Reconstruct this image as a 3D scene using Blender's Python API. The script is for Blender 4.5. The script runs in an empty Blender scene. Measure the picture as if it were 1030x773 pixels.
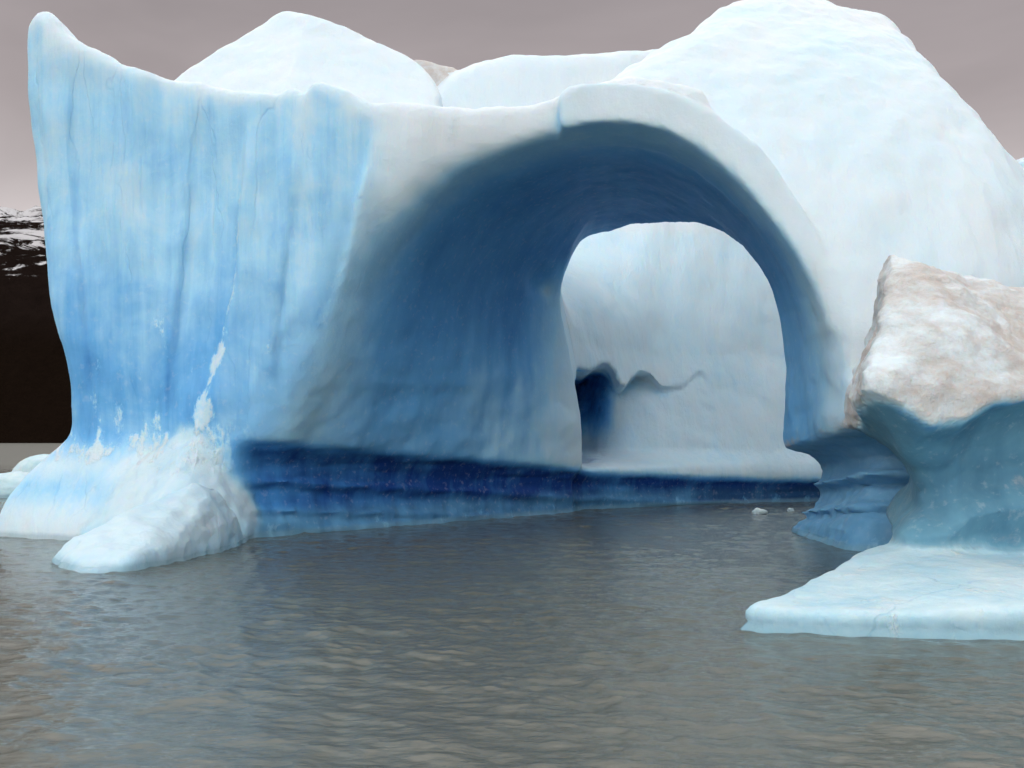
import bpy, math, numpy as np, time
T0 = time.time()
VOX = 0.12            # voxel size of the big iceberg (m)
F = 1030.0            # focal length in photo pixels
HOR = 445.0           # horizon row
CAMZ = 3.0
rng = np.random.default_rng(7)

S = bpy.context.scene
COL = S.collection

def X(u, Y): return (u - 515.0) / F * Y
def Z(v, Y): return CAMZ + (HOR - v) / F * Y

# ---------------------------------------------------------------- noise
_perm = rng.permutation(512).astype(np.int32)
_perm = np.concatenate([_perm] * 4)
_g = rng.normal(size=(512, 3)); _g /= np.linalg.norm(_g, axis=1)[:, None]
_g = _g.astype(np.float32)

def perlin(p):
    p = np.asarray(p, np.float32)
    i = np.floor(p).astype(np.int32); f = p - i
    w = f * f * f * (f * (f * 6 - 15) + 10)
    i &= 511
    out = np.zeros(len(p), np.float32)
    for dx in (0, 1):
        wx = w[:, 0] if dx else 1 - w[:, 0]
        for dy in (0, 1):
            wy = w[:, 1] if dy else 1 - w[:, 1]
            for dz in (0, 1):
                wz = w[:, 2] if dz else 1 - w[:, 2]
                h = _perm[_perm[_perm[i[:, 0] + dx] + i[:, 1] + dy] + i[:, 2] + dz]
                g = _g[h]
                out += wx * wy * wz * (g[:, 0] * (f[:, 0] - dx) + g[:, 1] * (f[:, 1] - dy) + g[:, 2] * (f[:, 2] - dz))
    return out * 1.6

def fbm(p, sc=(1, 1, 1), octv=3, gain=0.5, off=0.0):
    p = np.asarray(p, np.float32) * np.asarray(sc, np.float32) + off
    a, s, t = 1.0, 0.0, 0.0
    for o in range(octv):
        s = s + a * perlin(p * (2.03 ** o) + o * 17.3)
        t += a; a *= gain
    return s / t

def sstep(a, b, x):
    t = np.clip((x - a) / (b - a), 0, 1); return t * t * (3 - 2 * t)
def smin(a, b, k):
    h = np.maximum(k - np.abs(a - b), 0) / k
    return np.minimum(a, b) - h * h * k * 0.25
def smax(a, b, k): return -smin(-a, -b, k)

def poly_sdf(px, pz, x, z):
    """signed distance (negative inside) to polygon; x, z arrays"""
    d = np.full(x.shape, 1e9, np.float32); ins = np.zeros(x.shape, bool)
    n = len(px)
    for k in range(n):
        ax, az, bx, bz = px[k], pz[k], px[(k + 1) % n], pz[(k + 1) % n]
        ex, ez = bx - ax, bz - az
        l2 = ex * ex + ez * ez + 1e-9
        t = np.clip(((x - ax) * ex + (z - az) * ez) / l2, 0, 1)
        dx, dz = x - ax - t * ex, z - az - t * ez
        d = np.minimum(d, dx * dx + dz * dz)
        if abs(bz - az) > 1e-9:
            c = ((az > z) != (bz > z)) & (x < (bx - ax) * (z - az) / (bz - az) + ax)
            ins ^= c
    d = np.sqrt(d)
    return np.where(ins, -d, d).astype(np.float32)

def smooth_curve(pts, n=4):
    """Catmull-Rom refine of an open list of tuples"""
    P = np.array(pts, float); out = []
    for i in range(len(P) - 1):
        p0 = P[max(i - 1, 0)]; p1 = P[i]; p2 = P[i + 1]; p3 = P[min(i + 2, len(P) - 1)]
        for k in range(n):
            t = k / n
            out.append(0.5 * ((2 * p1) + (-p0 + p2) * t + (2 * p0 - 5 * p1 + 4 * p2 - p3) * t * t + (-p0 + 3 * p1 - 3 * p2 + p3) * t ** 3))
    out.append(P[-1])
    return np.array(out)

# ---------------------------------------------------------------- surface nets
def surface_nets(D, org, h):
    nx, ny, nz = D.shape
    s = D < 0
    c = np.zeros((nx - 1, ny - 1, nz - 1), np.uint8)
    for i in (0, 1):
        for j in (0, 1):
            for k in (0, 1):
                c += s[i:nx - 1 + i, j:ny - 1 + j, k:nz - 1 + k]
    act = np.argwhere((c > 0) & (c < 8)).astype(np.int32)
    del c
    idx = np.full((nx - 1, ny - 1, nz - 1), -1, np.int32)
    idx[act[:, 0], act[:, 1], act[:, 2]] = np.arange(len(act))
    corner = [(i, j, k) for i in (0, 1) for j in (0, 1) for k in (0, 1)]
    val = {cc: D[act[:, 0] + cc[0], act[:, 1] + cc[1], act[:, 2] + cc[2]] for cc in corner}
    acc = np.zeros((len(act), 3)); cnt = np.zeros(len(act))
    for a in corner:
        for ax in range(3):
            if a[ax] == 0:
                b = list(a); b[ax] = 1; b = tuple(b)
                va, vb = val[a], val[b]
                m = (va < 0) != (vb < 0)
                t = np.where(m, va / np.where(m, va - vb, 1), 0)
                p = np.array(a, float)[None].repeat(len(act), 0); p[:, ax] += t
                acc += p * m[:, None]; cnt += m
    V = (act + acc / cnt[:, None]) * h + np.array(org)
    Q = []
    # edges along each axis
    for ax in range(3):
        o1, o2 = [(1, 2), (2, 0), (0, 1)][ax]
        sl0 = [slice(1, -1)] * 3; sl1 = [slice(1, -1)] * 3
        sl0[ax] = slice(0, -1); sl1[ax] = slice(1, None)
        a, b = s[tuple(sl0)], s[tuple(sl1)]
        e = np.argwhere(a != b)
        if not len(e): continue
        flip = a[e[:, 0], e[:, 1], e[:, 2]]
        base = e + 1; base[:, ax] -= 1
        def cell(d1, d2):
            q = base.copy(); q[:, o1] += d1; q[:, o2] += d2
            return idx[q[:, 0], q[:, 1], q[:, 2]]
        q = np.stack([cell(-1, -1), cell(0, -1), cell(0, 0), cell(-1, 0)], 1)
        q[~flip] = q[~flip][:, ::-1]
        Q.append(q)
    return V.astype(np.float32), np.concatenate(Q)

def vnormals(V, Q):
    n = np.cross(V[Q[:, 2]] - V[Q[:, 0]], V[Q[:, 3]] - V[Q[:, 1]])
    N = np.zeros_like(V)
    for k in range(4):
        for c in range(3):
            N[:, c] += np.bincount(Q[:, k], n[:, c], len(V)).astype(np.float32)
    return N / (np.linalg.norm(N, axis=1)[:, None] + 1e-12)

def grid_sample(D, org, h, P):
    q = np.clip(np.round((P - np.array(org)) / h).astype(int), 0, np.array(D.shape) - 1)
    return D[q[:, 0], q[:, 1], q[:, 2]]

def make_mesh(name, V, Q, mat, attrs=None, N=None, parent=None):
    me = bpy.data.meshes.new(name)
    k = Q.shape[1]
    me.vertices.add(len(V)); me.vertices.foreach_set('co', np.ascontiguousarray(V, np.float32).ravel())
    me.loops.add(len(Q) * k); me.loops.foreach_set('vertex_index', np.ascontiguousarray(Q, np.int32).ravel())
    me.polygons.add(len(Q)); me.polygons.foreach_set('loop_start', np.arange(0, len(Q) * k, k, dtype=np.int32))
    me.polygons.foreach_set('use_smooth', np.ones(len(Q), bool))
    me.update(calc_edges=True); me.validate()
    for an, av in (attrs or {}).items():
        at = me.attributes.new(an, 'FLOAT', 'POINT'); at.data.foreach_set('value', np.ascontiguousarray(av, np.float32))
    if N is not None:
        me.normals_split_custom_set_from_vertices(N.tolist())
    me.materials.append(mat)
    o = bpy.data.objects.new(name, me); COL.objects.link(o)
    if parent: o.parent = parent
    return o

def submesh(name, V, Q, mask, mat, attrs, N, parent, loc):
    q = Q[mask]
    used, inv = np.unique(q, return_inverse=True)
    return make_mesh(name, V[used] - np.array(loc, np.float32), inv.reshape(q.shape), mat,
                     {k: a[used] for k, a in attrs.items()}, N[used], parent)

def thing(name, label, cat, loc, group=None):
    o = bpy.data.objects.new(name, None); COL.objects.link(o)
    o.location = loc; o['label'] = label; o['category'] = cat
    if group: o['group'] = group
    return o
def tag(o, label, cat, group=None):
    o['label'] = label; o['category'] = cat
    if group: o['group'] = group
    return o

# ---------------------------------------------------------------- materials
class NT:
    def __init__(self, mat):
        mat.use_nodes = True; self.t = mat.node_tree; self.t.nodes.clear()
    def n(self, typ, **kw):
        nd = self.t.nodes.new(typ)
        for k, v in kw.items():
            if k in nd.inputs.keys() if isinstance(k, str) else False: pass
            setattr(nd, k, v)
        return nd
    def link(self, a, b): self.t.links.new(a, b)
    def _in(self, sock, v):
        if hasattr(v, 'is_output'): self.link(v, sock)
        else: sock.default_value = v
    def math(self, op, a, b=0.0, c=0.0, clamp=False):
        nd = self.n('ShaderNodeMath', operation=op); nd.use_clamp = clamp
        for s, v in zip(nd.inputs, (a, b, c)): self._in(s, v)
        return nd.outputs[0]
    def attr(self, name):
        nd = self.n('ShaderNodeAttribute', attribute_name=name); return nd.outputs['Fac']
    def mapping(self, vec, scale, loc=(0, 0, 0), rot=(0, 0, 0)):
        nd = self.n('ShaderNodeMapping'); self.link(vec, nd.inputs['Vector'])
        nd.inputs['Scale'].default_value = scale; nd.inputs['Location'].default_value = loc; nd.inputs['Rotation'].default_value = rot
        return nd.outputs[0]
    def noise(self, vec, scale, detail=4, rough=0.55, dist=0.0):
        nd = self.n('ShaderNodeTexNoise'); self.link(vec, nd.inputs['Vector'])
        nd.inputs['Scale'].default_value = scale; nd.inputs['Detail'].default_value = detail
        nd.inputs['Roughness'].default_value = rough; nd.inputs['Distortion'].default_value = dist
        return nd.outputs['Fac']
    def ramp(self, fac, stops, interp='LINEAR'):
        nd = self.n('ShaderNodeValToRGB'); self.link(fac, nd.inputs[0])
        cr = nd.color_ramp; cr.interpolation = interp
        while len(cr.elements) < len(stops): cr.elements.new(0.5)
        for e, (p, c) in zip(cr.elements, stops):
            e.position = p; e.color = (*c, 1) if len(c) == 3 else c
        return nd.outputs[0]
    def step(self, x, a, b):
        nd = self.n('ShaderNodeMapRange', interpolation_type='SMOOTHSTEP')
        self._in(nd.inputs[0], x); nd.inputs[1].default_value = a; nd.inputs[2].default_value = b
        return nd.outputs[0]
    def mix(self, fac, a, b):
        nd = self.n('ShaderNodeMix', data_type='RGBA')
        self._in(nd.inputs[0], fac)
        for s, v in ((nd.inputs[6], a), (nd.inputs[7], b)):
            if hasattr(v, 'is_output'): self.link(v, s)
            else: s.default_value = (*v, 1)
        return nd.outputs[2]

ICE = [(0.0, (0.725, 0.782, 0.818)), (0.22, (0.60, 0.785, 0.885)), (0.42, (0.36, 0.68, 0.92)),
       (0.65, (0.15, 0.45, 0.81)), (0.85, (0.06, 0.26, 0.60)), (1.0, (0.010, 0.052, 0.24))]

def ice_material(name, grain=1.0, sss=0.3):
    """glacier ice: attribute 'blue' = dense clear blue ice (1) to bubbly white ice (0), with shade painted in at the arch, 'dirt' = silt, 'frost' = crusty refrozen snow"""
    m = bpy.data.materials.new(name); t = NT(m)
    co = t.n('ShaderNodeNewGeometry').outputs['Position']
    blue, dirt, frost, teal, melt = t.attr('blue'), t.attr('dirt'), t.attr('frost'), t.attr('teal'), t.attr('melt')
    rough_ = t.math('SUBTRACT', 1.0, t.math('MULTIPLY', melt, 0.85))
    streak = t.noise(t.mapping(co, (1.5, 1.5, 0.10)), 1.0, 4, 0.6, 0.4)
    streak2 = t.noise(t.mapping(co, (5, 5, 0.35)), 1.0, 4, 0.6, 0.3)
    blot = t.noise(co, 0.55, 4, 0.62, 0.5)
    fine = t.noise(co, 5.0, 3, 0.65)
    # streaky variation of the blue
    b = t.math('ADD', blue, t.math('MULTIPLY', t.math('SUBTRACT', streak, 0.5), 0.30))
    b = t.math('ADD', b, t.math('MULTIPLY', t.math('SUBTRACT', streak2, 0.5), 0.12))
    b = t.math('ADD', b, t.math('MULTIPLY', t.math('SUBTRACT', blot, 0.5), 0.42))
    # variation only where there is blue
    amt = t.math('MULTIPLY', t.step(blue, 0.0, 0.35), rough_)
    b = t.math('ADD', blue, t.math('MULTIPLY', t.math('SUBTRACT', b, blue), t.math('ADD', t.math('MULTIPLY', amt, 0.8), 0.24)))
    # crusty white patches with crisp edges
    fr = t.noise(t.mapping(co, (1, 1, 0.55)), 1.3, 6, 0.70, 0.15)
    frm = t.math('MULTIPLY', t.math('MULTIPLY', rough_, t.step(t.math('ADD', fr, frost), 0.90, 1.02)), t.math('ADD', 0.35, t.math('MULTIPLY', t.noise(co, 6.0, 4, 0.7), 0.9)), clamp=True)
    b2 = t.math('MULTIPLY', b, t.math('SUBTRACT', 1.0, t.math('MULTIPLY', frm, 0.8)))
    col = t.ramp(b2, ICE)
    # teal ice
    col = t.mix(t.math('MULTIPLY', teal, 1.0, clamp=True), col, t.ramp(b2, [(0, (0.74, 0.80, 0.80)), (0.4, (0.42, 0.62, 0.68)), (0.75, (0.14, 0.31, 0.39)), (1, (0.04, 0.12, 0.19))]))
    # hairline cracks and trapped bubbles
    vo = t.n('ShaderNodeTexVoronoi', feature='DISTANCE_TO_EDGE')
    wv = t.n('ShaderNodeVectorMath', operation='ADD'); nz = t.n('ShaderNodeTexNoise'); t.link(t.mapping(co, (1, 1, 0.5)), nz.inputs['Vector']); nz.inputs['Scale'].default_value = 0.9; nz.inputs['Detail'].default_value = 3
    t.link(co, wv.inputs[0]); t.link(nz.outputs['Color'], wv.inputs[1])
    t.link(t.mapping(wv.outputs[0], (0.55, 0.55, 0.035)), vo.inputs['Vector']); vo.inputs['Scale'].default_value = 1.0
    crk = t.math('MULTIPLY', t.step(vo.outputs['Distance'], 0.016, 0.002), t.step(t.noise(co, 0.45, 3), 0.44, 0.56))
    crk = t.math('MULTIPLY', crk, rough_)
    col = t.mix(t.math('MULTIPLY', crk, t.math('MULTIPLY', t.step(blue, 0.12, 0.35), 0.13)), col, (0.10, 0.34, 0.66))
    bub = t.math('MULTIPLY', t.step(t.noise(co, 22.0, 3, 0.6), 0.64, 0.72), t.math('MULTIPLY', melt, t.step(t.noise(co, 0.7, 3), 0.45, 0.65)))
    col = t.mix(t.math('MULTIPLY', bub, 0.18), col, (0.7, 0.8, 0.86))
    # silt
    dn = t.noise(t.mapping(co, (1, 1, 1.4)), 0.8, 7, 0.72, 0.25)
    dm = t.step(t.math('ADD', dn, dirt), 0.95, 1.35)
    dn2 = t.noise(co, 7.0, 4, 0.7)
    dm = t.math('MULTIPLY', dm, t.math('ADD', 0.45, t.math('MULTIPLY', dn2, 1.1)), clamp=True)
    col = t.mix(dm, col, t.mix(dn2, (0.40, 0.36, 0.33), (0.66, 0.63, 0.60)))
    # speckle
    col = t.mix(t.math('MULTIPLY', t.step(fine, 0.55, 0.72), 0.10), col, (0.88, 0.90, 0.90))
    spz = t.n('ShaderNodeSeparateXYZ'); t.link(co, spz.inputs[0])
    wet = t.step(t.math('SUBTRACT', spz.outputs['Z'], t.math('MULTIPLY', t.noise(co, 1.5, 3), 0.16)), 0.16, 0.0)
    col = t.mix(t.math('MULTIPLY', wet, 0.45), col, (0.20, 0.36, 0.44))
    bs = t.n('ShaderNodeBsdfPrincipled')
    t.link(col, bs.inputs['Base Color'])
    rg = t.math('ADD', t.math('MULTIPLY', t.step(b2, 0.3, 0.9), -0.10), 0.56)
    t.link(t.math('SUBTRACT', rg, t.math('MULTIPLY', wet, 0.35)), bs.inputs['Roughness'])
    bs.inputs['IOR'].default_value = 1.31; t.link(t.math('SUBTRACT', 0.32, t.math('MULTIPLY', melt, 0.24)), bs.inputs['Specular IOR Level'])
    if sss > 0:
        bs.inputs['Subsurface Weight'].default_value = sss
        bs.inputs['Subsurface Radius'].default_value = (0.25, 0.6, 1.0)
        bs.inputs['Subsurface Scale'].default_value = 0.35
    # bump: flutes, pits, grain
    hgt = t.math('MULTIPLY', streak2, t.math('MULTIPLY', rough_, 0.05))
    hgt = t.math('ADD', hgt, t.math('MULTIPLY', streak, t.math('MULTIPLY', rough_, 0.08)))
    hgt = t.math('ADD', hgt, t.math('MULTIPLY', t.noise(co, 2.2, 5, 0.58), t.math('ADD', 0.045, t.math('MULTIPLY', dm, 0.08))))
    g1 = t.noise(co, 14.0, 4, 0.7)
    hgt = t.math('ADD', hgt, t.math('MULTIPLY', t.noise(co, 38.0, 3, 0.7), t.math('MULTIPLY', rough_, 0.006)))
    hgt = t.math('ADD', hgt, t.math('MULTIPLY', g1, t.math('ADD', 0.010, t.math('MULTIPLY', t.math('ADD', frm, dm), 0.045 * grain))))
    hgt = t.math('ADD', hgt, t.math('MULTIPLY', frm, 0.05))
    hgt = t.math('SUBTRACT', hgt, t.math('MULTIPLY', crk, t.math('MULTIPLY', t.step(blue, 0.12, 0.35), 0.02)))
    bp = t.n('ShaderNodeBump'); bp.inputs['Distance'].default_value = 1.0
    t.link(t.math('SUBTRACT', 0.62, t.math('MULTIPLY', t.step(blue, 0.4, 0.8), 0.42)), bp.inputs['Strength'])
    t.link(hgt, bp.inputs['Height']); t.link(bp.outputs[0], bs.inputs['Normal'])
    out = t.n('ShaderNodeOutputMaterial'); t.link(bs.outputs[0], out.inputs[0])
    return m

ice = ice_material('glacier_ice', 1.0)
ice_near = ice_material('silty_ice', 1.0)

# ================================================================ THE BIG ICEBERG
h = VOX
ORG = (-18.0, 22.0, -1.4)
NXg, NYg, NZg = int(42 / h), int(42 / h), int(29.5 / h)
gx = (ORG[0] + h * np.arange(NXg)).astype(np.float32)
gy = (ORG[1] + h * np.arange(NYg)).astype(np.float32)
gz = (ORG[2] + h * np.arange(NZg)).astype(np.float32)
XX, ZZ = np.meshgrid(gx, gz, indexing='ij')          # (x,z) planes

def outline(pts, Y=None, sm=3):
    """pts of (u,v[,Y]) -> world polygon (x,z)"""
    c = smooth_curve(pts, sm) if sm else np.array(pts, float)
    Yv = c[:, 2] if c.shape[1] > 2 else Y
    return X(c[:, 0], Yv), Z(c[:, 1], Yv)

def poly_plane(top, close):
    px, pz = top
    cx, cz = zip(*close)
    return poly_sdf(np.concatenate([px, cx]), np.concatenate([pz, cz]), XX, ZZ)

# front wall and left horn outline
A_top = outline([(6, 560, 33), (5, 541, 33), (6, 520, 33), (16, 497, 33), (34, 476, 33), (58, 456, 33), (71, 438, 33), (75, 400, 33), (68, 340, 33),
                 (55, 290, 33), (41, 230, 33), (29, 150, 33), (25, 110, 33), (23, 65, 33), (26, 33, 33), (33, 15, 33), (45, 22, 33), (62, 40, 33),
                 (92, 56, 33), (130, 74, 32.6), (165, 82, 32.4), (197, 88, 32), (240, 99, 31.8), (270, 102, 31.6), (292, 96, 31.5), (300, 98, 31.5),
                 (308, 103, 31.4), (314, 95, 31.4), (324, 91, 31.3), (345, 102, 31.2), (372, 114, 31.1), (420, 113, 31), (450, 118, 31), (490, 119, 30.8),
                 (540, 109, 30.5), (575, 100, 30.4), (640, 86, 30.2), (700, 100, 30)], sm=3)
A2 = poly_plane(A_top, [(9.2, 4), (24, 1), (24, -6), (-16.5, -6)])
# left peak behind
P2 = poly_plane(outline([(185, 110), (197, 88), (216, 71), (240, 50), (262, 27), (278, 11), (290, 10), (330, 26), (370, 44), (400, 61), (420, 78), (434, 96), (441, 118)], 47.5), [(-3.0, 8), (-12.0, 8), (-13, 12)])
# right massif
M2 = poly_plane(outline([(590, 108, 32), (615, 86, 33), (648, 68, 34.5), (692, 46, 36), (720, 21, 37.5), (748, 3, 39), (790, -4, 39.5), (850, -9, 39.5), (908, -12, 38), (926, -2, 37), (942, 40, 35), (950, 75, 34), (980, 116, 33), (1005, 155, 32.3), (1050, 205, 31.5), (1130, 300, 31)]), [(24, 6), (24, -6), (2.4, -6)])
# rear shoulder of the massif (second ridge)
R2 = poly_plane(outline([(985, 185), (1008, 172), (1030, 180), (1060, 196), (1100, 240)], 42), [(24, 6), (24, -6), (18, -6)])
# dirty hummock far behind
Q2 = poly_plane(outline([(380, 150), (398, 80), (420, 64), (442, 68), (461, 76), (474, 105), (479, 150)], 57), [(0, 8), (-7, 8)])
# rim slab over the arch
S2 = poly_plane(outline([(567, 150), (565, 120), (563, 96), (569, 87), (582, 81), (620, 78), (660, 85), (690, 97), (722, 117), (765, 150), (805, 212), (838, 285)], 29.3, 2),
                [(X(846, 28.5), Z(330, 28.5)), (X(800, 29), Z(330, 29)), (X(700, 29), Z(230, 29)), (X(575, 29), Z(200, 29))])

# cracks / panel edges on the front face : (polyline in pixels, depth step)
def line_x(pts, Y):
    z = np.array([Z(v, Y) for u, v in pts]); x = np.array([X(u, Y) for u, v in pts])
    o = np.argsort(z); return z[o], x[o]
PANELS = [([(250, 110), (246, 160), (240, 270), (224, 345), (203, 412), (195, 440)], 31.7, -0.30),
          ([(193, 95), (195, 150), (188, 232), (176, 330), (165, 420)], 32, 0.22),
          ([(376, 118), (370, 165), (352, 240), (338, 290), (322, 330)], 31.1, -0.22),
          ([(302, 100), (303, 170), (290, 250), (280, 330), (276, 400)], 31.4, 0.16),
          ([(75, 60), (72, 150), (80, 250), (88, 330), (95, 410)], 33, 0.20)]
yfA = np.interp(XX, [-17, -15, -13, -9, -6, 0, 5, 8, 10, 14, 24], [34.2, 33.1, 32.5, 31.6, 31.0, 30.5, 29.6, 28.6, 28.2, 29, 32]).astype(np.float32)
for pts, Y, st in PANELS:
    zz, xx = line_x(pts, Y)
    xl = np.interp(ZZ, zz, xx)
    fade = sstep(zz[0] - 0.5, zz[0] + 1.5, ZZ) * sstep(zz[-1] + 0.3, zz[-1] - 2, ZZ)
    yfA += st * fade * sstep(-0.12, 0.12, XX - xl) * np.exp(-np.maximum(XX - xl, 0) / 1.6)
_r = np.random.default_rng(21)
kx = np.cumsum(_r.uniform(0.45, 1.5, 34)) - 18.0; kv = _r.uniform(-0.20, 0.20, 34); kv2 = _r.uniform(-0.20, 0.20, 34)
wx = XX + 0.10 * ZZ * 0.35 + 0.18 * np.sin(ZZ * 0.55 + 1) + 0.10 * np.sin(ZZ * 1.3)
tz = sstep(2, 12, ZZ)
yfA += ((np.interp(wx, kx, kv) * (1 - tz) + np.interp(wx, kx, kv2) * tz) * sstep(-2.0, -5.0, XX) * sstep(2.5, 4.5, ZZ)).astype(np.float32)
yfA -= (1.6 * sstep(3.6, 0.0, ZZ) * sstep(-9.0, -12.5, XX)).astype(np.float32)
yfA += (0.35 * sstep(6.5, 3.6, ZZ) * sstep(-9.0, -12.5, XX)).astype(np.float32)
ybA = np.interp(XX, [-17, -12, -7, 1.0, 2.0, 3.0, 4.2, 7.0, 8.6, 10, 13, 24], [35.5, 40, 50, 51, 46.5, 45.6, 45.0, 37.5, 35, 35, 41, 44]).astype(np.float32)
ybM = (ybA + (41.5 - ybA) * sstep(11.2, 13.0, ZZ)).astype(np.float32)
yfM = (28.3 + 0.055 * np.maximum(ZZ - 5, 0) ** 1.95 + 0.03 * np.maximum(XX - 9, 0) ** 2 - 0.45 * np.exp(-((XX - 13.8) / 2.6) ** 2) * sstep(3, 10, ZZ) * sstep(19, 13, ZZ)).astype(np.float32)
_rl = [(868, 0), (902, 33), (934, 75), (985, 152), (1010, 230)]
_rz = np.array([Z(v, 35.5) for u, v in _rl])[::-1]; _rx = np.array([X(u, 35.5) for u, v in _rl])[::-1]
yfM += (0.5 * sstep(-0.1, 0.9, XX - np.interp(ZZ, _rz, _rx)) * sstep(8.0, 11.0, ZZ)).astype(np.float32)
yfP = (39.0 + 0.9 * (ZZ - 13.5) + 0.25 * np.abs(XX + 9.5)).astype(np.float32)

# tunnel of the arch: front lip -> rear lip
FR = [(214, 600, 31), (217, 545, 31), (228, 485, 31), (258, 432, 31), (293, 387, 31), (325, 325, 31), (354, 270, 31), (395, 221, 31), (450, 178, 31),
      (520, 147, 30.5), (580, 131, 30), (640, 129, 29.8), (700, 148, 29.4), (757, 194, 29), (808, 258, 28.6), (838, 318, 28.4), (846, 380, 28.4), (850, 430, 28.4), (850, 500, 28.4), (850, 610, 28.4)]
BK = [(586, 580, 44), (586, 510, 44), (586, 470, 44), (584, 425, 44), (579, 385, 44), (571, 347, 44), (564, 312, 43.6), (566, 280, 43), (575, 253, 42.2),
      (585, 232, 41.5), (600, 217, 41), (640, 215, 40.5), (700, 234, 39), (745, 262, 37.5), (768, 303, 36.5), (780, 350, 35.6), (785, 395, 35), (786, 440, 34.6), (786, 480, 34.6), (786, 590, 34.6)]
fr = smooth_curve(FR, 2); bk = smooth_curve(BK, 2)
FX, FZ, FY = X(fr[:, 0], fr[:, 2]), Z(fr[:, 1], fr[:, 2]), fr[:, 2]
BX, BZ, BY = X(bk[:, 0], bk[:, 2]), Z(bk[:, 1], bk[:, 2]), bk[:, 2]
FZ[:2] = -4; BZ[:2] = -4; FZ[-2:] = -4; BZ[-2:] = -4

# back wall profile (x,z) -> front y
LED = [(480, 490), (566, 490), (573, 430), (577, 375), (590, 377), (603, 369), (612, 369), (618, 374), (624, 388), (630, 391), (637, 382), (648, 374), (660, 375), (667, 383), (674, 388), (696, 387), (702, 382), (712, 373), (718, 370), (724, 376), (729, 384), (740, 386), (770, 380), (830, 372)]
lx = np.array([X(u, 48.6) for u, v in LED]); lz = np.array([Z(v, 48.6) for u, v in LED])
zl_b = np.interp(XX, lx, lz).astype(np.float32)
yB = np.interp(XX, [-18, -4, 1, 4, 9, 14, 24], [47, 50, 51.6, 49.3, 50.0, 51.5, 53.0]).astype(np.float32)
yB += (2.6 * np.exp(-np.maximum(XX - 4.0, 0) / 0.6) * sstep(1.0, 3.6, ZZ)).astype(np.float32)
yBl = np.interp(XX, [-18, 0.5, 1.5, 2.7, 3.75, 5.7, 8.8, 13, 24], [44, 44, 44.1, 44.5, 45.5, 46.9, 49.0, 51, 53])
yBu = np.interp(XX, [-18, 0.5, 2.0, 3.0, 4.2, 5.6, 7.5, 9, 14, 24], [44, 44.0, 44.3, 45.0, 46.4, 47.8, 48.8, 49.8, 51.3, 53])
yBu = yBu + (np.maximum(yBu, 49.6) - yBu) * sstep(8, 15, ZZ)
yBu = yBu + (yB - yBu) * sstep(5.5, 8.5, XX)
yB = (yB + (yBu - yB) * sstep(-0.12, 0.12, ZZ - zl_b)).astype(np.float32)
yB = (yBl + (yB - yBl) * sstep(1.75, 2.7, ZZ)).astype(np.float32)
yfB = (yB + 0.36 * np.clip(ZZ - 1.5, 0, 6) + 0.22 * np.maximum(ZZ - 7.5, 0)).astype(np.float32)
ovm = np.interp(XX, [X(u, 48.6) for u in (612, 625, 650, 672, 700, 715, 730, 780, 830)], [1.3, 0.35, 0.8, 0.28, 0.16, 0.20, 0.04, 0.0, 0.0])
yfB += (ovm * sstep(0.12, -0.12, ZZ - zl_b) * np.exp(-np.maximum(zl_b - ZZ, 0) / 0.6)).astype(np.float32)
TB = [(386, 300), (400, 190), (416, 128), (430, 100), (455, 74), (478, 61), (515, 53), (560, 51.5), (600, 51), (650, 46), (690, 37), (760, 36), (850, 60), (950, 150), (1100, 300)]
topB = np.interp(XX, [X(u, 56.0) for u, v in TB], [Z(v, 56.0) for u, v in TB]).astype(np.float32)

# talus foot (heightfield in x,y)
XY, YX = np.meshgrid(gx, gy, indexing='ij')
foot_pts = [(52, 566), (66, 574), (90, 578.5), (130, 575), (180, 565.5), (215, 558), (240, 551)]
fpx = [X(u, 3090 / (v - 445)) for u, v in foot_pts]; fpy = [3090 / (v - 445) for u, v in foot_pts]
foot2 = poly_sdf(np.array(fpx + [-8.3, -13.4, -12.6]), np.array(fpy + [33.5, 33.5, 27.8]), XY, YX)
cx = [-11.5, -10.5, -9.75, -8.9, -8.35, -7.8, -7.2]
yc = np.interp(XY, cx, [25.3, 26.0, 27.2, 28.4, 28.9, 29.6, 31]); zc = np.interp(XY, cx, [0.22, 0.82, 1.38, 1.88, 1.72, 0.75, 0.3])
hf = zc - 0.36 * np.maximum(yc - YX, 0) - 0.62 * np.maximum(YX - yc, 0)
tal = 3.55 - 0.95 * np.maximum(31.9 - YX, 0) + 0.35 * (XY + 9.7) * -1.0 + -0.5 * np.maximum(XY + 9.2, 0) - 1.3 * (np.sqrt((XY + 9.7) ** 2 + 0.3) - 0.4)
hfoot = np.maximum(hf, tal).astype(np.float32)

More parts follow.
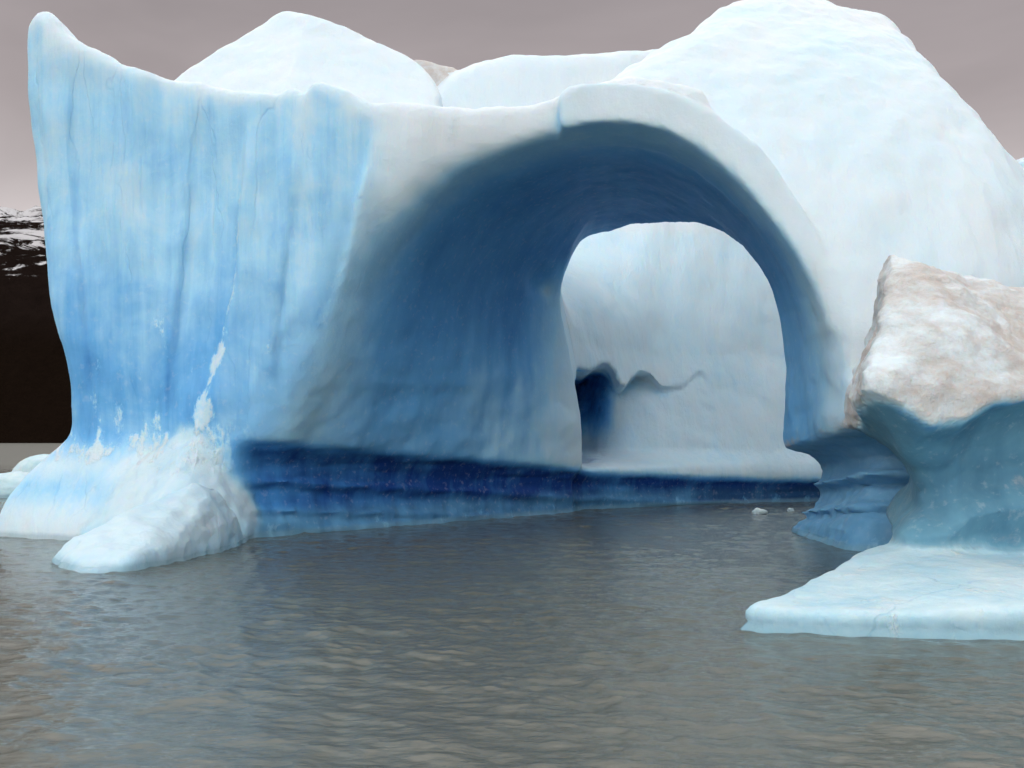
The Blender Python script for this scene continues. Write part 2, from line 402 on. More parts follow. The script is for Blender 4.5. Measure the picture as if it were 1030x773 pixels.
D = np.empty((NXg, NYg, NZg), np.float32)
LAB = np.zeros((NXg, NYg, NZg), np.uint8)   # 0 wall 1 massif 2 dome 3 peak 4 hummock 5 back wall 6 foot 7 rim
TUN = np.full((NXg, NYg, NZg), 9.0, np.float32)
rT = (0.55 + 0.9 * sstep(1.0, -4.0, XX) + 0.35 * sstep(7, 9, XX)).astype(np.float32)
cav = [((2.3, 47.9, 4.0), (2.6, 3.2, 2.35)), ((1.75, 39.4, 9.25), (1.25, 3.2, 1.0))]
for j, y in enumerate(gy):
    t = np.clip((y - FY) / (BY - FY), -0.25, 1.0)
    tx, tz = FX + t * (BX - FX), FZ + t * (BZ - FZ)
    T = poly_sdf(tx, tz, XX, ZZ) if 25 < y < 53 else np.full(XX.shape, 9.0, np.float32)
    a = smax(smax(A2 - 0.24, (yfA - y) * 0.97, 0.45), y - ybA, 1.2)
    mm = smax(smax(M2 - 0.50, (yfM - y) * 0.8, 1.2), y - ybM, 1.2)
    mr = smax(smax(R2, (33.0 + 0.5 * np.maximum(ZZ - 4, 0) - y) * 0.9, 1.0), y - 46.0, 1.5)
    pp = smax(smax(P2 - 0.30, (yfP - y) * 0.75, 0.5), y - 52.0, 1.0)
    qq = smax(smax(Q2 - 0.1, 56.0 - y, 1.0), y - 60.0, 1.0)
    comp = np.stack([a, np.minimum(mm, mr), 9 + 0 * a, pp, qq])
    lab = comp.argmin(0).astype(np.uint8)
    body = smin(smin(a, mm, 0.9), pp, 0.35)
    body = smin(body, mr, 0.5)
    body = smax(body, -T, rT)
    s = smax(S2, np.maximum((29.35 - 0.10 * (XX - 4)) - y, y - 31.5), 0.16)
    s = smax(s, -T, 0.18)
    lab[s < body] = 7
    body = smin(body, s, 0.25)
    b = smax(smax((yfB - y) * 0.93, y - 62.0, 1.5), (ZZ - topB) * 0.85, 1.3)
    b = np.maximum(b, XX - 21)
    b = smax(b, -14.0 - XX + 0.5 * (y - 46), 2.0)
    lab[b < body] = 5
    lab[(b < body) & (ZZ > 14)] = 2
    body = smin(body, b, 2.2 * sstep(2, 9, ZZ) + 0.4)
    lab[qq < body] = 4
    body = smin(body, qq, 0.3)
    for c, r in cav:
        k = np.sqrt(((XX - c[0]) / r[0]) ** 2 + ((y - c[1]) / r[1]) ** 2 + ((ZZ - c[2]) / r[2]) ** 2)
        body = smax(body, -(k - 1) * min(r), 0.18)
    # wave-cut notch
    zl = 3.2 - 0.098 * (y - 30)
    q = ZZ - zl
    nm = sstep(-8.9, -7.9, XX) * (1.0 + 0.75 * sstep(7.5, 8.6, XX) * sstep(38, 35, y))
    nm = nm * np.clip(zl / 2.4, 0.55, 1.2)
    prof = np.interp(q, [-4.5, -3.2, -2.55, -2.25, -2.12, -1.98, -1.75, -1.45, -1.3, -1.18, -1.02, -0.6, -0.3, -0.08, 0.05, 0.5],
                     [-0.20, 0.04, 0.18, 0.36, 0.24, 0.44, 0.52, 0.64, 0.50, 0.40, 0.62, 0.66, 0.48, 0.20, 0.05, 0.0])
    body = body + (prof * nm * 0.95).astype(np.float32)
    # foot and talus
    f = smax(np.broadcast_to(foot2[:, j][:, None], XX.shape), (ZZ - hfoot[:, j][:, None]) * 0.8, 0.25)
    lab[f < body + 0.1] = 6
    body = smin(body, f, 0.45)
    D[:, j, :] = body; LAB[:, j, :] = lab; TUN[:, j, :] = T
D = np.maximum(D, (-1.0 - gz)[None, None, :])
V, Q = surface_nets(D, ORG, h)
print('big berg', len(V), len(Q), time.time() - T0)
vl = grid_sample(LAB, ORG, h, V); vt = np.abs(grid_sample(TUN, ORG, h, V)); vts = grid_sample(TUN, ORG, h, V)
N = vnormals(V, Q)
zl = 3.2 - 0.098 * (V[:, 1] - 30)
q = V[:, 2] - zl
nmask = sstep(-8.9, -7.9, V[:, 0])
innotch = sstep(0.12, -0.12, q) * nmask
# sculpted melt scallops and flutes
amp = 0.22 * fbm(V, (0.35, 0.35, 0.28), 3) + 0.055 * fbm(V, (1.1, 1.1, 0.35), 3, off=31)
flute = 0.10 * fbm(V, (1.3, 1.3, 0.09), 3, off=77)
lowin = sstep(8.0, 4.5, V[:, 2]) * (vt < 1.2)
insd = sstep(1.3, 0.5, vt) * (V[:, 1] > 27)
amp = amp * (1 - 0.4 * innotch) * (1 - 0.55 * insd) + flute * sstep(1.5, 5, V[:, 2]) * (0.4 + 0.6 * (vl <= 1)) * (1 - 0.9 * insd)
amp += innotch * (0.09 * fbm(V, (0.5, 0.5, 5.0), 3, off=61) + 0.10 * fbm(V, (2.2, 2.2, 0.5), 3, off=13) * sstep(-1.2, -1.8, q))
amp += lowin * 0.15 * fbm(V, (0.5, 0.5, 0.6), 3, off=11) * (1 - innotch)
def msmooth(a, it=6, Q=None, V=None):
    Q = globals()['Q'] if Q is None else Q; V = globals()['V'] if V is None else V
    a = np.asarray(a, np.float32)
    deg = sum(np.bincount(Q[:, k], minlength=len(V)) for k in range(4)).astype(np.float32)
    for _ in range(it):
        m = a[Q].mean(1)
        a = sum(np.bincount(Q[:, k], m, len(V)) for k in range(4)).astype(np.float32) / deg
    return a
is6 = msmooth(vl == 6, 10); innotch = innotch * (1 - sstep(0.2, 0.7, is6))
amp += is6 * (0.09 * fbm(V, (1.2, 1.2, 1.2), 4, off=5) - 0.12 * np.abs(fbm(V, (0.9, 0.9, 1.6), 3, off=51)))
V = V + N * amp[:, None]
N = vnormals(V, Q)

# ---- ice kinds (blue dense ice / white bubbly ice / crust / silt); blue also carries painted arch shade
x, y, z = V[:, 0], V[:, 1], V[:, 2]
n1 = fbm(V, (0.25, 0.25, 0.12), 4, off=3)
up = np.clip(N[:, 2], 0, 1)
topA = np.interp(x, np.sort(A_top[0][45:]), A_top[1][45:][np.argsort(A_top[0][45:])])
blue = np.full(len(V), 0.05, np.float32)
wall = (vl == 0) | (vl == 6)
leftness = sstep(-2.8, -6.0, x)
depth_below = np.clip(topA - z, 0, 20)
bw = 0.06 + 0.29 * leftness * sstep(-0.3, 0.45, depth_below) + 0.11 * leftness * sstep(3.5, 9.5, depth_below) * sstep(-6.5, -10, x) + 0.07 * sstep(0.2, 2.0, depth_below) + 0.10 * sstep(9, 5, z)
bw = bw + 0.0
bw = bw * (1 - 0.8 * sstep(0.7, 1.0, up)) + 0.10 * n1 * leftness
blue = np.where(vl == 0, bw, blue)
blue = np.where(vl == 1, 0.12 + 0.16 * n1, blue)
blue = np.where((vl == 2) | (vl == 3), 0.10 + 0.05 * n1, blue)
blue = np.where(vl == 7, 0.13, blue)
# intrados: dense blue ice, with tunnel shade and courtyard light painted in
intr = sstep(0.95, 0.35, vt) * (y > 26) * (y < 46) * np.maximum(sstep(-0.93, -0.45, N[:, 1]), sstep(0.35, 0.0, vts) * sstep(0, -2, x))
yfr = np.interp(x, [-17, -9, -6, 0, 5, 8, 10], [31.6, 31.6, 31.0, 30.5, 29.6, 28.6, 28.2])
ib = 0.44 + 0.33 * sstep(0.0, 3.8, y - yfr) + 0.08 * n1  # shade painted into the blue, deepening inward from the lip
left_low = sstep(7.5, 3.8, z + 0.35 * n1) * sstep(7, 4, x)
ib = ib - 0.13 * left_low                     # paler lower left wall
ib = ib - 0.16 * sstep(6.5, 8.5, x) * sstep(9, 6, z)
ib = ib - 0.50 * sstep(40.0, 45.0, y + 0.5 * n1) * sstep(11.0, 9.0, z)  # painted light: wall paler towards the open courtyard
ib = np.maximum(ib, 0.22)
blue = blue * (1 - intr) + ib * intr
blue = np.where(vl == 5, 0.19 + 0.04 * n1, blue)
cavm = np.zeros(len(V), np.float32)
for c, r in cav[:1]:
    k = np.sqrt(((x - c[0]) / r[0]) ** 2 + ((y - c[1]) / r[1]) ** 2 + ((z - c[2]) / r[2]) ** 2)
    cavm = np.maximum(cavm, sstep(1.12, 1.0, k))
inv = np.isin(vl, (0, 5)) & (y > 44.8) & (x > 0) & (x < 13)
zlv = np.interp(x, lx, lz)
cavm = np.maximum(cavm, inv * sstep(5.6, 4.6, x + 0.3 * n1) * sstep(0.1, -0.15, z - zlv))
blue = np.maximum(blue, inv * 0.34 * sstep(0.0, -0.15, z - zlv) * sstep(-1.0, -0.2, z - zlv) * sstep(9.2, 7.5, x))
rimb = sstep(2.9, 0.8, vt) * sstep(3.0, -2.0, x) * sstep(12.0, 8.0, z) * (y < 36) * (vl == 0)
blue = np.maximum(blue, 0.40 * rimb)  # bluish shade tint painted along the left rim
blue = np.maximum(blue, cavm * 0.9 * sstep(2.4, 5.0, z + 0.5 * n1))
foot_b = 0.24 + 0.14 * sstep(0.9, 0.1, z) * (up < 0.6) + 0.08 * n1
blue = np.where(vl == 6, foot_b, blue)
nb = 1.0 + 0.08 * n1 - 0.10 * sstep(-4, -7.5, x) + 0.10 * fbm(V, (0.4, 0.4, 4.0), 3, off=19) - 0.13 * sstep(1.1, 0.4, z + 0.5 * n1) * sstep(9.3, 8.3, x) - 0.30 * sstep(7.5, 8.5, x) * sstep(40, 37, y)
blue = blue * (1 - innotch) + nb * innotch
band = np.exp(-((z - 1.45 - 0.15 * n1) / 0.55) ** 2) * sstep(-8.8, -9.4, x) * (vl != 6)
blue = np.maximum(blue, 0.26 * band)
blue = np.where((x < -10) & (vl != 6) & (z < 3.6), blue * (1 - 0.72 * sstep(3.6, 2.2, z + 0.5 * n1) * (1 - 0.5 * band)), blue)
frost = np.zeros(len(V), np.float32)
frost = np.where((vl == 0) & (x < -4), (0.25 + 0.22 * sstep(5.0, 2.5, z)) * (1 - intr), frost)
frost = np.where(vl == 6, 0.18 + 0.24 * sstep(1.7, 2.4, z), frost)
frost = frost * (1 - innotch) + 0.34 * innotch * sstep(1.0, 0.3, z)
frost = np.where((x < -10) & (vl != 6) & (z < 3.9), 0.30 + 0.14 * np.exp(-((z - 2.9) / 0.6) ** 2), frost)
for pts, Y, st in PANELS[:4]:
    zz, xx = line_x(pts, Y)
    xl = np.interp(z, zz, xx); inr = (z > zz[0]) & (z < zz[-1]) & (vl == 0) & (y < 34)
    dx = x - xl + 0.18 * fbm(V, (1.5, 1.5, 0.8), 3, off=9)
    frost += inr * (0.17 + 0.22 * sstep(9, 4, z)) * np.exp(-(dx / 0.16) ** 2) * (st < 0)
    blue += inr * (0.16 * np.exp(-(np.maximum(-dx, 0) / 0.5)) * (dx < 0) * (1 if st < 0 else 0.4))
dirt = np.full(len(V), 0.05, np.float32)
dirt = np.where(vl == 4, 0.75, dirt)
dirt = np.where(vl == 3, 0.28, dirt)
dirt = np.where(vl == 1, 0.20, dirt)
dirt = np.where((vl == 1) & (x > 15.5), 0.05 + 0.5 * sstep(15.5, 18, x), dirt)
dirt = np.where(vl == 5, 0.16, dirt)
dirt = np.maximum(dirt, 0.55 * intr * sstep(-0.8, 0.1, -q + 0.2) * sstep(0.9, 0.2, q) * sstep(1.5, 2.2, x) * (1 - innotch))
melt = np.maximum(np.maximum(sstep(1.6, 0.6, vt) * (y > 26) * (y < 46), (vl == 7) * 1.0), 0.25 * np.isin(vl, (1, 2, 3)))
blue = msmooth(blue, 3); frost = msmooth(frost, 3)
melt = melt * (1 - innotch) + 0.72 * innotch
dirt = dirt + innotch * (0.0 * z + 0.10 * sstep(7.5, 8.5, x) * sstep(40, 37, y))
dirt = dirt - 0.3 * is6
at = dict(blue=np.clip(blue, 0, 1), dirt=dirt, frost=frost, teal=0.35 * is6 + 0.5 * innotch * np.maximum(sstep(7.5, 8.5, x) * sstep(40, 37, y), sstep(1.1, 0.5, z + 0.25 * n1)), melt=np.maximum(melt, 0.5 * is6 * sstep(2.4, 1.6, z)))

qc = Q[:, 0]
part = vl[qc].astype(int)
part[(innotch[qc] > 0.5) & (part != 6)] = 8
def keep_largest(Q, part, k, other, nv, minf=400):
    ids = np.where(part == k)[0]; q = Q[ids]
    lab = np.arange(nv)
    for _ in range(4000):
        m = lab[q].min(1); new = lab.copy()
        for c in range(4): np.minimum.at(new, q[:, c], m)
        new = new[new]
        if (new == lab).all(): break
        lab = new
    root = lab[q[:, 0]]; u, c = np.unique(root, return_counts=True)
    bad = np.isin(root, u[(c < minf) | ((k == 7) & (c < c.max()))])
    part[ids[bad]] = other
keep_largest(Q, part, 7, 0, len(V))
keep_largest(Q, part, 6, 0, len(V))
keep_largest(Q, part, 2, 5, len(V)); keep_largest(Q, part, 4, 5, len(V), 1200); keep_largest(Q, part, 8, 0, len(V))
ROOT = (0.0, 36.0, 0.0)
berg = thing('iceberg', 'huge blue and white iceberg with a wide arch melted through it', 'iceberg', ROOT)
NAMES = {0: ('ice_wall', None), 1: ('ice_massif', 'tall white shoulder rising right of the arch'), 2: ('ice_dome', 'smooth white dome behind the arch top'),
         3: ('ice_peak', 'pointed white peak behind the left wall'), 4: ('ice_hummock', 'brown silty hump between peak and dome'),
         5: ('back_wall', 'pale far wall seen through the arch'), 6: ('ice_foot', 'white tongue of ice reaching into the water'),
         7: ('arch_rim', 'pale overhanging slab along the arch edge'), 8: ('waterline_notch', 'dark blue wave-cut band at the water')}
for k, (nm, lb) in NAMES.items():
    mk = part == k
    if mk.sum() < 10: continue
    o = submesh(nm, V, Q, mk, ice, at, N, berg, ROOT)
    if lb: o['label'] = lb
del D, LAB, TUN

# ================================================================ THE SILTY ICEBERG AT THE RIGHT
h2 = VOX * 0.62
O2 = (2.9, 14.0, -1.0)
n2 = (int(14.5 / h2), int(14 / h2), int(9.6 / h2))
gx2, gy2, gz2 = [(O2[i] + h2 * np.arange(n2[i])).astype(np.float32) for i in range(3)]
XB, YB_, ZB = np.meshgrid(gx2, gy2, gz2, indexing='ij', sparse=True)
XY2, YX2 = np.meshgrid(gx2, gy2, indexing='ij')
# block: planes
yl = 19.4 + 0.12 * (XB - 9)                               # front lip line
left = np.interp(gz2, [0, 3.6, 4.2, 5.3, 6.4, 7.4, 9], [6.85, 6.85, 6.9, 7.35, 7.55, 7.65, 8.2]).astype(np.float32)[None, None, :]
lf = (left + 0.30 * (YB_ - 20.5) * (ZB > -9) - XB)
ft = (yl - YB_)
slope = ((ZB - (4.15 + 0.78 * (YB_ - yl) - 0.10 * (XB - 8.5) + 0.45 * np.sin((XB - 7.4) * 1.15) * sstep(19.0, 20.5, YB_))) * 0.78)
blk = smax(smax(lf, ft, 0.9), slope, 0.3)
blk = smax(blk, YB_ - 26.0, 1.0)
blk = smax(blk, XB - 16.5, 1.0)
ridge = 7.15 - 0.17 * (XB - 8.5) + 0.55 * np.exp(-((XB - 8.1) / 0.45) ** 2)
blk = smax(blk, (ZB - ridge) * 0.9, 0.2)
zl2 = np.interp(gx2, [5, 6.5, 7.2, 7.9, 8.6, 9.2, 10.2, 12, 17], [4.0, 3.95, 3.7, 3.3, 3.35, 3.75, 3.9, 3.8, 3.8]).astype(np.float32)[:, None, None]
q2 = ZB - zl2
prof2 = np.interp(q2, [-5, -3.4, -2.7, -2.2, -1.95, -1.7, -1.35, -0.9, -0.5, -0.22, -0.04, 0.1], [1.2, 1.25, 1.1, 0.85, 1.0, 1.28, 1.30, 1.14, 0.86, 0.55, 0.22, 0.0]).astype(np.float32)
blk = blk + prof2 * 1.05
# shelf
sh_pts = [(745, 633), (770, 637), (850, 640), (960, 642.5), (1030, 645)]
shx = [X(u, 3090 / (v - 445)) for u, v in sh_pts]; shy = [3090 / (v - 445) for u, v in sh_pts]
sh2 = poly_sdf(np.array(shx + [11.5, 15, 16, 9.2, 6.9, 4.9, 4.0]), np.array(shy + [15.6, 17.5, 24.5, 23.2, 20.8, 18.0, 16.9]), XY2, YX2)
ztop = 0.40 + 0.072 * (YX2 - 15.8) + 0.10 * np.sin(XY2 * 0.9 + 0.5)
und = np.interp(gz2, [-1, -0.02, 0.12, 0.24, 0.5, 1.2], [-0.35, -0.02, 0.10, 0.05, 0.0, 0.22]).astype(np.float32)[None, None, :]
shelf = smax(sh2[:, :, None] + und, (ZB - ztop[:, :, None]), 0.24)
lab2 = np.where(shelf < blk, 2, np.where(q2 < 0.0, 1, 0)).astype(np.uint8)
D2_ = smin(blk, shelf, 0.4).astype(np.float32)
D2_ = np.maximum(D2_, -0.8 - ZB)
V, Q = surface_nets(D2_, O2, h2)
vl = grid_sample(lab2, O2, h2, V)
N = vnormals(V, Q)
zlv = np.interp(V[:, 0], gx2, zl2[:, 0, 0])
cap = sstep(-0.15, 0.1, V[:, 2] - zlv) * (vl != 2)
amp = cap * (0.38 * fbm(V, (0.5, 0.5, 0.6), 4, off=21) + 0.10 * np.abs(fbm(V, (1.9, 1.9, 1.9), 4, off=2)) + 0.03 * fbm(V, (6, 6, 6), 2, off=8))
amp += (1 - cap) * (0.10 * fbm(V, (0.6, 0.6, 0.8), 3, off=41) + 0.03 * fbm(V, (2.5, 2.5, 2.5), 3, off=4))
V = V + N * amp[:, None]; N = vnormals(V, Q)
x, y, z = V.T
capS = msmooth(cap, 3)
n1 = fbm(V, (0.5, 0.5, 0.5), 4, off=3)
dq = z - zlv
blue = np.where(vl == 2, 0.31 + 0.20 * sstep(0.42, 0.15, z) + 0.1 * n1, np.where(dq < 0, 0.84 - 0.06 * sstep(-1.4, -2.2, dq) + 0.12 * n1, 0.10 + 0.02 * n1))
blue = blue.astype(np.float32)
blue = np.where((vl == 2) & (y > 19.5), blue + 0.16 * sstep(19.5, 22, y), blue)
dirt = np.where((vl == 0), 0.68 + 0.30 * n1, 0.0); dirt = np.where((vl == 1) & (dq < -1.5), 0.45, dirt)
frost = np.where(vl == 2, 0.33, 0.0).astype(np.float32)
teal = np.where(vl == 2, 0.75, np.where(vl == 1, 0.9, 0.3))
blue = msmooth(blue, 4); dirt = msmooth(dirt, 3); teal = msmooth(teal, 4)
at2 = dict(blue=np.clip(blue, 0, 1), dirt=dirt, frost=frost, teal=teal, melt=(vl == 1) * 0.8)
R2_ = (8.5, 20.0, 0.0)
small = thing('iceberg', 'smaller iceberg with a brown silty cap, teal undercut and low pale shelf', 'iceberg', R2_)
pc = vl[Q[:, 0]]
for k, (nm, lb) in {0: ('ice_cap', 'dirty brown crust of ice'), 1: ('undercut_wall', 'teal ice hollowed under the cap'), 2: ('ice_shelf', 'pale low shelf at the water')}.items():
    o = submesh(nm, V, Q, pc == k, ice_near, at2, N, small, R2_); o['label'] = lb
print('small berg', len(V), time.time() - T0)

# ================================================================ FLOES AND BITS
def ico(sub):
    import bmesh
    bm = bmesh.new(); bmesh.ops.create_icosphere(bm, subdivisions=sub, radius=1)
    v = np.array([q.co[:] for q in bm.verts], np.float32); f = np.array([[q.index for q in p.verts] for p in bm.faces]); bm.free()
    return v, f
def floe(name, label, cat, loc, size, seed, rot=0.0, group=None, blue=0.3, teal=0.9, rough=0.25, dirt=0.42):
    v, f = ico(5)
    v = np.sign(v) * np.abs(v) ** 0.85
    n = fbm(v, (1.1, 1.1, 1.1), 4, off=seed * 7.7)
    v = v * (1 + rough * n[:, None])
    v = v * np.array(size)
    c, s_ = math.cos(rot), math.sin(rot)
    v = np.stack([v[:, 0] * c - v[:, 1] * s_, v[:, 0] * s_ + v[:, 1] * c, v[:, 2]], 1).astype(np.float32)
    v[:, 2] = np.maximum(v[:, 2], -0.25 * size[2])
    k = len(v)
    o = make_mesh(name, v, f, ice_near, dict(blue=np.full(k, blue), dirt=np.full(k, dirt), frost=np.full(k, 0.2), teal=np.full(k, teal)))
    o.location = loc
    return tag(o, label, cat, group)
floe('ice_floe', 'low rounded grey-white ice floe cut off by the left picture edge', 'ice floe', (-28.6, 57, 0.0), (3.0, 2.2, 1.25), 3)
floe('ice_floe', 'taller rounded ice floe tucked just behind the big iceberg on the left', 'ice floe', (-28.3, 64, 0.0), (2.6, 2.0, 2.3), 5, 0.2)
floe('ice_chunk', 'larger white ice chunk floating beneath the arch', 'ice chunk', (X(764, 43), 43, 0.03), (0.30, 0.22, 0.20), 8, 0.4, rough=0.5, blue=0.03)
floe('ice_chunk', 'tiny grey ice chunk floating right of the larger chunk beneath the arch', 'ice chunk', (X(795, 44.5), 44.5, 0.0), (0.2, 0.16, 0.12), 9, 1.0, rough=0.5, blue=0.1)

# ================================================================ WATER
def water():
    ang = np.concatenate([np.linspace(-math.pi, -0.66, 40)[:-1], np.linspace(-0.66, 0.66, 1100), np.linspace(0.66, math.pi, 40)[1:]])
    rad = np.concatenate([[0.5, 2, 4], np.geomspace(6, 90, 1150), np.geomspace(92, 9000, 60)])
    A, R = np.meshgrid(ang, rad, indexing='ij')
    Xw, Yw = (R * np.sin(A)).ravel(), (R * np.cos(A)).ravel()
    Zw = np.zeros_like(Xw); DX = np.zeros_like(Xw); DY = np.zeros_like(Xw)
    r = R.ravel()
    g = np.random.default_rng(3)
    K = 70
    lam = np.geomspace(0.12, 2.2, K)
    for l in lam:
        th = math.radians(185) + g.normal() * 0.85          # direction of travel
        k = 2 * math.pi / l
        a = 0.021 * (l / 0.4) ** 0.4 * (1.0 if l < 0.45 else (0.45 / l) ** 0.8) * l / 6.283
        ph = g.uniform(0, 6.28)
        arg = k * (Xw * math.sin(th) + Yw * math.cos(th)) + ph
        fade = 1 - np.clip((r * 0.0024 * 2.2 - l * 0.5) / (l * 0.6), 0, 1)
        Zw += a * fade * np.sin(arg)
        DX += a * 0.5 * fade * np.cos(arg) * math.sin(th); DY += a * 0.5 * fade * np.cos(arg) * math.cos(th)
    # gust patches
    P = np.stack([Xw * 0.07, Yw * 0.035, 0 * Xw], 1)
    gm = (0.9 + 0.8 * perlin(P) + 0.5 * perlin(P * 3.1 + 5) + 0.45 * perlin(P * 9 + 2)) * (1 - sstep(70, 90, r))
    gm = np.clip(gm, 0.25, 1.7)
    gm *= (1 - sstep(75, 90, r))
    Vw = np.stack([Xw + DX * gm, Yw + DY * gm, Zw * gm], 1).astype(np.float32)
    na, nr = len(ang), len(rad)
    I = (np.arange(na - 1)[:, None] * nr + np.arange(nr - 1)[None]).ravel()
    Qw = np.stack([I, I + 1, I + nr + 1, I + nr], 1)[:, ::-1]
    m = bpy.data.materials.new('silty_lake_water'); t = NT(m)
    co = t.n('ShaderNodeNewGeometry').outputs['Position']
    bs = t.n('ShaderNodeBsdfPrincipled')
    big = t.noise(co, 0.06, 3)
    t.link(t.mix(big, (0.082, 0.090, 0.073), (0.106, 0.110, 0.090)), bs.inputs['Base Color'])
    spw = t.n('ShaderNodeSeparateXYZ'); t.link(co, spw.inputs[0])
    t.link(t.math('ADD', 0.015, t.math('MULTIPLY', t.step(spw.outputs['Y'], 45.0, 150.0), 0.36)), bs.inputs['Roughness']); bs.inputs['IOR'].default_value = 1.333
    a1 = t.noise(t.mapping(co, (0.6, 1.7, 1)), 3.6, 5, 0.66, 0.7)
    a2 = t.noise(t.mapping(co, (0.7, 1.6, 1)), 11.0, 4, 0.72, 0.4)
    hgt = t.math('ADD', t.math('MULTIPLY', a1, 0.024), t.math('MULTIPLY', a2, 0.013))
    bp = t.n('ShaderNodeBump'); bp.inputs['Strength'].default_value = 0.6; bp.inputs['Distance'].default_value = 1.0
    t.link(hgt, bp.inputs['Height']); t.link(bp.outputs[0], bs.inputs['Normal'])
    out = t.n('ShaderNodeOutputMaterial'); t.link(bs.outputs[0], out.inputs[0])
    o = make_mesh('water', Vw, Qw[:, ::-1] if False else Qw, m); o['kind'] = 'structure'
    o.data.flip_normals() if o.data.polygons[5000].normal.z < 0 else None
water()

# lake bed sheet far under the water
me = bpy.data.meshes.new('lake_bed'); R_ = 9500
me.from_pydata([(-R_, -R_, -6), (R_, -R_, -6), (R_, R_, -6), (-R_, R_, -6)], [], [(0, 1, 2, 3)])
mb = bpy.data.materials.new('lake_bed_silt'); t = NT(mb); bs = t.n('ShaderNodeBsdfPrincipled')
co = t.n('ShaderNodeNewGeometry').outputs['Position']
t.link(t.mix(t.noise(co, 0.2, 4), (0.08, 0.08, 0.07), (0.13, 0.12, 0.10)), bs.inputs['Base Color'])
t.link(bs.outputs[0], t.n('ShaderNodeOutputMaterial').inputs[0])
me.materials.append(mb); o = bpy.data.objects.new('lake_bed', me); COL.objects.link(o); o['kind'] = 'structure'

# ================================================================ MOUNTAINS
def mountain():
    nx, ny = 520, 150
    uu, vv = np.meshgrid(np.linspace(-4200, 3600, nx), np.linspace(0, 1, ny), indexing='ij')
    y0 = 3000 + 60 * np.sin(uu / 500) + 25 * np.sin(uu / 130)
    Yw = y0 + vv * 2200
    crest = np.interp(uu, [-4200, -3000, -2000, -1650, -1540, -1440, -1340, -1100, -800, -300, 600, 1600, 3600], [700, 1000, 880, 760, 700, 735, 740, 640, 420, 330, 300, 380, 600])
    prof = np.interp(vv, [0, 0.05, 0.3, 0.6, 0.75, 1.0], [0, 0.05, 0.45, 0.92, 1.0, 0.75])
    P = np.stack([uu.ravel() / 420, Yw.ravel() / 420, 0 * uu.ravel()], 1)
    n = fbm(P, octv=6, gain=0.52).reshape(uu.shape)
    rid = 1 - np.abs(fbm(P * 1.3, octv=5, off=9).reshape(uu.shape)) * 2
    k = crest * 1.24   # crest lies deeper than the shore
    Zw = k * prof * (0.94 + 0.13 * n * np.minimum(1, vv * 5) + 0.05 * rid) - 2
    Zw[:, 0] = -3
    Vm = np.stack([uu.ravel() , Yw.ravel(), Zw.ravel()], 1).astype(np.float32)
    I = (np.arange(nx - 1)[:, None] * ny + np.arange(ny - 1)[None]).ravel()
    Qm = np.stack([I, I + ny, I + ny + 1, I + 1], 1)
    m = bpy.data.materials.new('mountainside'); t = NT(m)
    co = t.n('ShaderNodeNewGeometry').outputs['Position']
    sep = t.n('ShaderNodeSeparateXYZ'); t.link(co, sep.inputs[0]); zz = sep.outputs['Z']
    rock = t.noise(co, 0.012, 8, 0.7)
    base = t.mix(rock, (0.006, 0.0042, 0.0036), (0.018, 0.012, 0.010))
    forest = t.mix(t.noise(co, 0.05, 6, 0.75), (0.004, 0.0028, 0.002), (0.013, 0.008, 0.0055))
    col = t.mix(t.step(zz, 300, 520), forest, base)
    sn = t.noise(t.mapping(co, (0.8, 0.55, 2.9), (0, 0, 0), (0, math.radians(24), 0)), 0.007, 9, 0.74, 0.8)
    al = t.step(zz, 260, 980)
    snow = t.step(t.math('ADD', sn, t.math('SUBTRACT', t.math('MULTIPLY', al, 0.25), 0.15)), 0.565, 0.63)
    col = t.mix(snow, col, (0.62, 0.62, 0.64))
    bs = t.n('ShaderNodeBsdfPrincipled'); t.link(col, bs.inputs['Base Color']); bs.inputs['Roughness'].default_value = 0.95
    bs.inputs['Specular IOR Level'].default_value = 0.0
    bp = t.n('ShaderNodeBump'); bp.inputs['Strength'].default_value = 0.8; bp.inputs['Distance'].default_value = 30
    t.link(t.noise(co, 0.02, 8, 0.7), bp.inputs['Height']); t.link(bp.outputs[0], bs.inputs['Normal'])
    t.link(bs.outputs[0], t.n('ShaderNodeOutputMaterial').inputs[0])
    o = make_mesh('mountain', Vm, Qm, m); o['kind'] = 'structure'
mountain()

# ================================================================ SKY, LIGHT, CAMERA
SUN_EL, SUN_AZ = math.radians(25), math.radians(202)     # azimuth clockwise from +Y: behind the camera, to the left
w = bpy.data.worlds.new('World'); S.world = w
t = NT(w)
sky = t.n('ShaderNodeTexSky', sky_type='NISHITA'); sky.sun_disc = False
sky.sun_elevation = SUN_EL; sky.sun_rotation = SUN_AZ; sky.dust_density = 4
b1 = t.n('ShaderNodeBackground'); t.link(sky.outputs[0], b1.inputs[0]); b1.inputs[1].default_value = 0.10
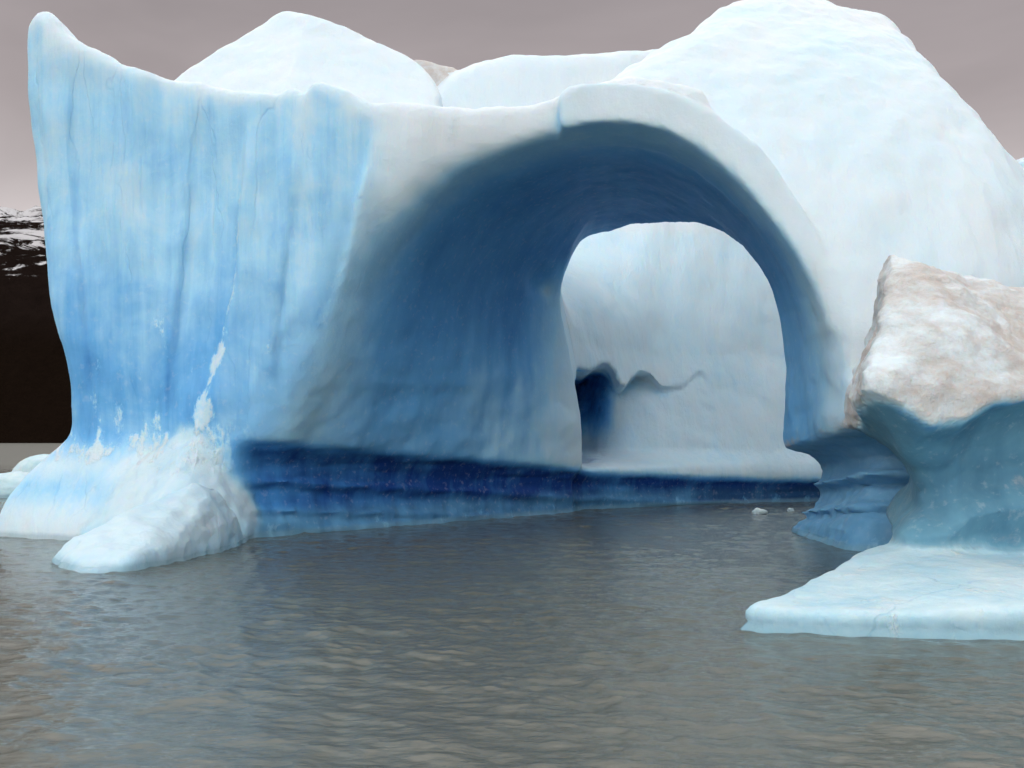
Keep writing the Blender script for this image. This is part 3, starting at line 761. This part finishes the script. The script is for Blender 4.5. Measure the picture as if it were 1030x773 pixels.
# thick overcast: cloud deck darker low ahead, brighter overhead and behind
tc = t.n('ShaderNodeTexCoord').outputs['Generated']
sp = t.n('ShaderNodeSeparateXYZ'); t.link(tc, sp.inputs[0])
el = sp.outputs['Z']
grad = t.ramp(t.math('ADD', t.math('MULTIPLY', el, 0.5), 0.5), [(0.0, (0.25, 0.23, 0.22)), (0.5, (0.68, 0.62, 0.615)), (0.59, (0.62, 0.56, 0.555)), (0.65, (0.425, 0.37, 0.37)), (0.705, (0.375, 0.33, 0.335)), (0.745, (0.72, 0.655, 0.635)), (0.79, (1.03, 0.985, 0.96)), (0.87, (0.93, 0.92, 0.92)), (1.0, (0.60, 0.63, 0.67))])
cl = t.noise(t.mapping(tc, (1.6, 1.6, 4.5)), 1.2, 5, 0.5, 0.3)
cm = t.math('ADD', 0.55, t.math('MULTIPLY', cl, 0.90))
bright = t.math('ADD', 1.0, t.math('MULTIPLY', t.step(sp.outputs['Y'], 0.15, -0.6), 0.40))
bright = t.math('ADD', bright, t.math('MULTIPLY', t.math('MULTIPLY', t.step(sp.outputs['Y'], 0.1, 0.5), t.step(el, 0.40, 0.52)), 1.6))  # added bright patch ahead, above the view, for glints on the water
b2 = t.n('ShaderNodeBackground'); t.link(grad, b2.inputs[0]); t.link(t.math('MULTIPLY', cm, bright), b2.inputs[1])
mx = t.n('ShaderNodeMixShader'); mx.inputs[0].default_value = 0.95
t.link(b1.outputs[0], mx.inputs[1]); t.link(b2.outputs[0], mx.inputs[2])
t.link(mx.outputs[0], t.n('ShaderNodeOutputWorld').inputs[0])

L = bpy.data.lights.new('sun', 'SUN'); L.energy = 1.2; L.angle = math.radians(35); L.color = (1.0, 0.98, 0.955)
so = bpy.data.objects.new('sun', L); COL.objects.link(so)
from mathutils import Vector
dirv = Vector((math.sin(SUN_AZ) * math.cos(SUN_EL), math.cos(SUN_AZ) * math.cos(SUN_EL), math.sin(SUN_EL)))
so.rotation_euler = dirv.to_track_quat('Z', 'Y').to_euler(); so.location = dirv * 100

cd = bpy.data.cameras.new('camera'); cd.sensor_width = 36; cd.lens = 36; cd.shift_y = 58.5 / 1030
cd.clip_end = 30000; cd.clip_start = 0.1
co_ = bpy.data.objects.new('camera', cd); COL.objects.link(co_)
co_.location = (0, 0, CAMZ); co_.rotation_euler = (math.radians(90), 0, 0)
S.camera = co_
S.view_settings.view_transform = 'Standard'; S.view_settings.look = 'None'; S.view_settings.exposure = 0.02; S.view_settings.gamma = 1
S.cycles.use_adaptive_sampling = True; S.cycles.adaptive_threshold = 0.05; S.cycles.adaptive_min_samples = 24
S.cycles.max_bounces = 8; S.cycles.diffuse_bounces = 4; S.cycles.glossy_bounces = 3
try:
    S.cycles.use_denoising = True; S.cycles.denoiser = 'OPENIMAGEDENOISE'
except Exception: pass
print('script', time.time() - T0)
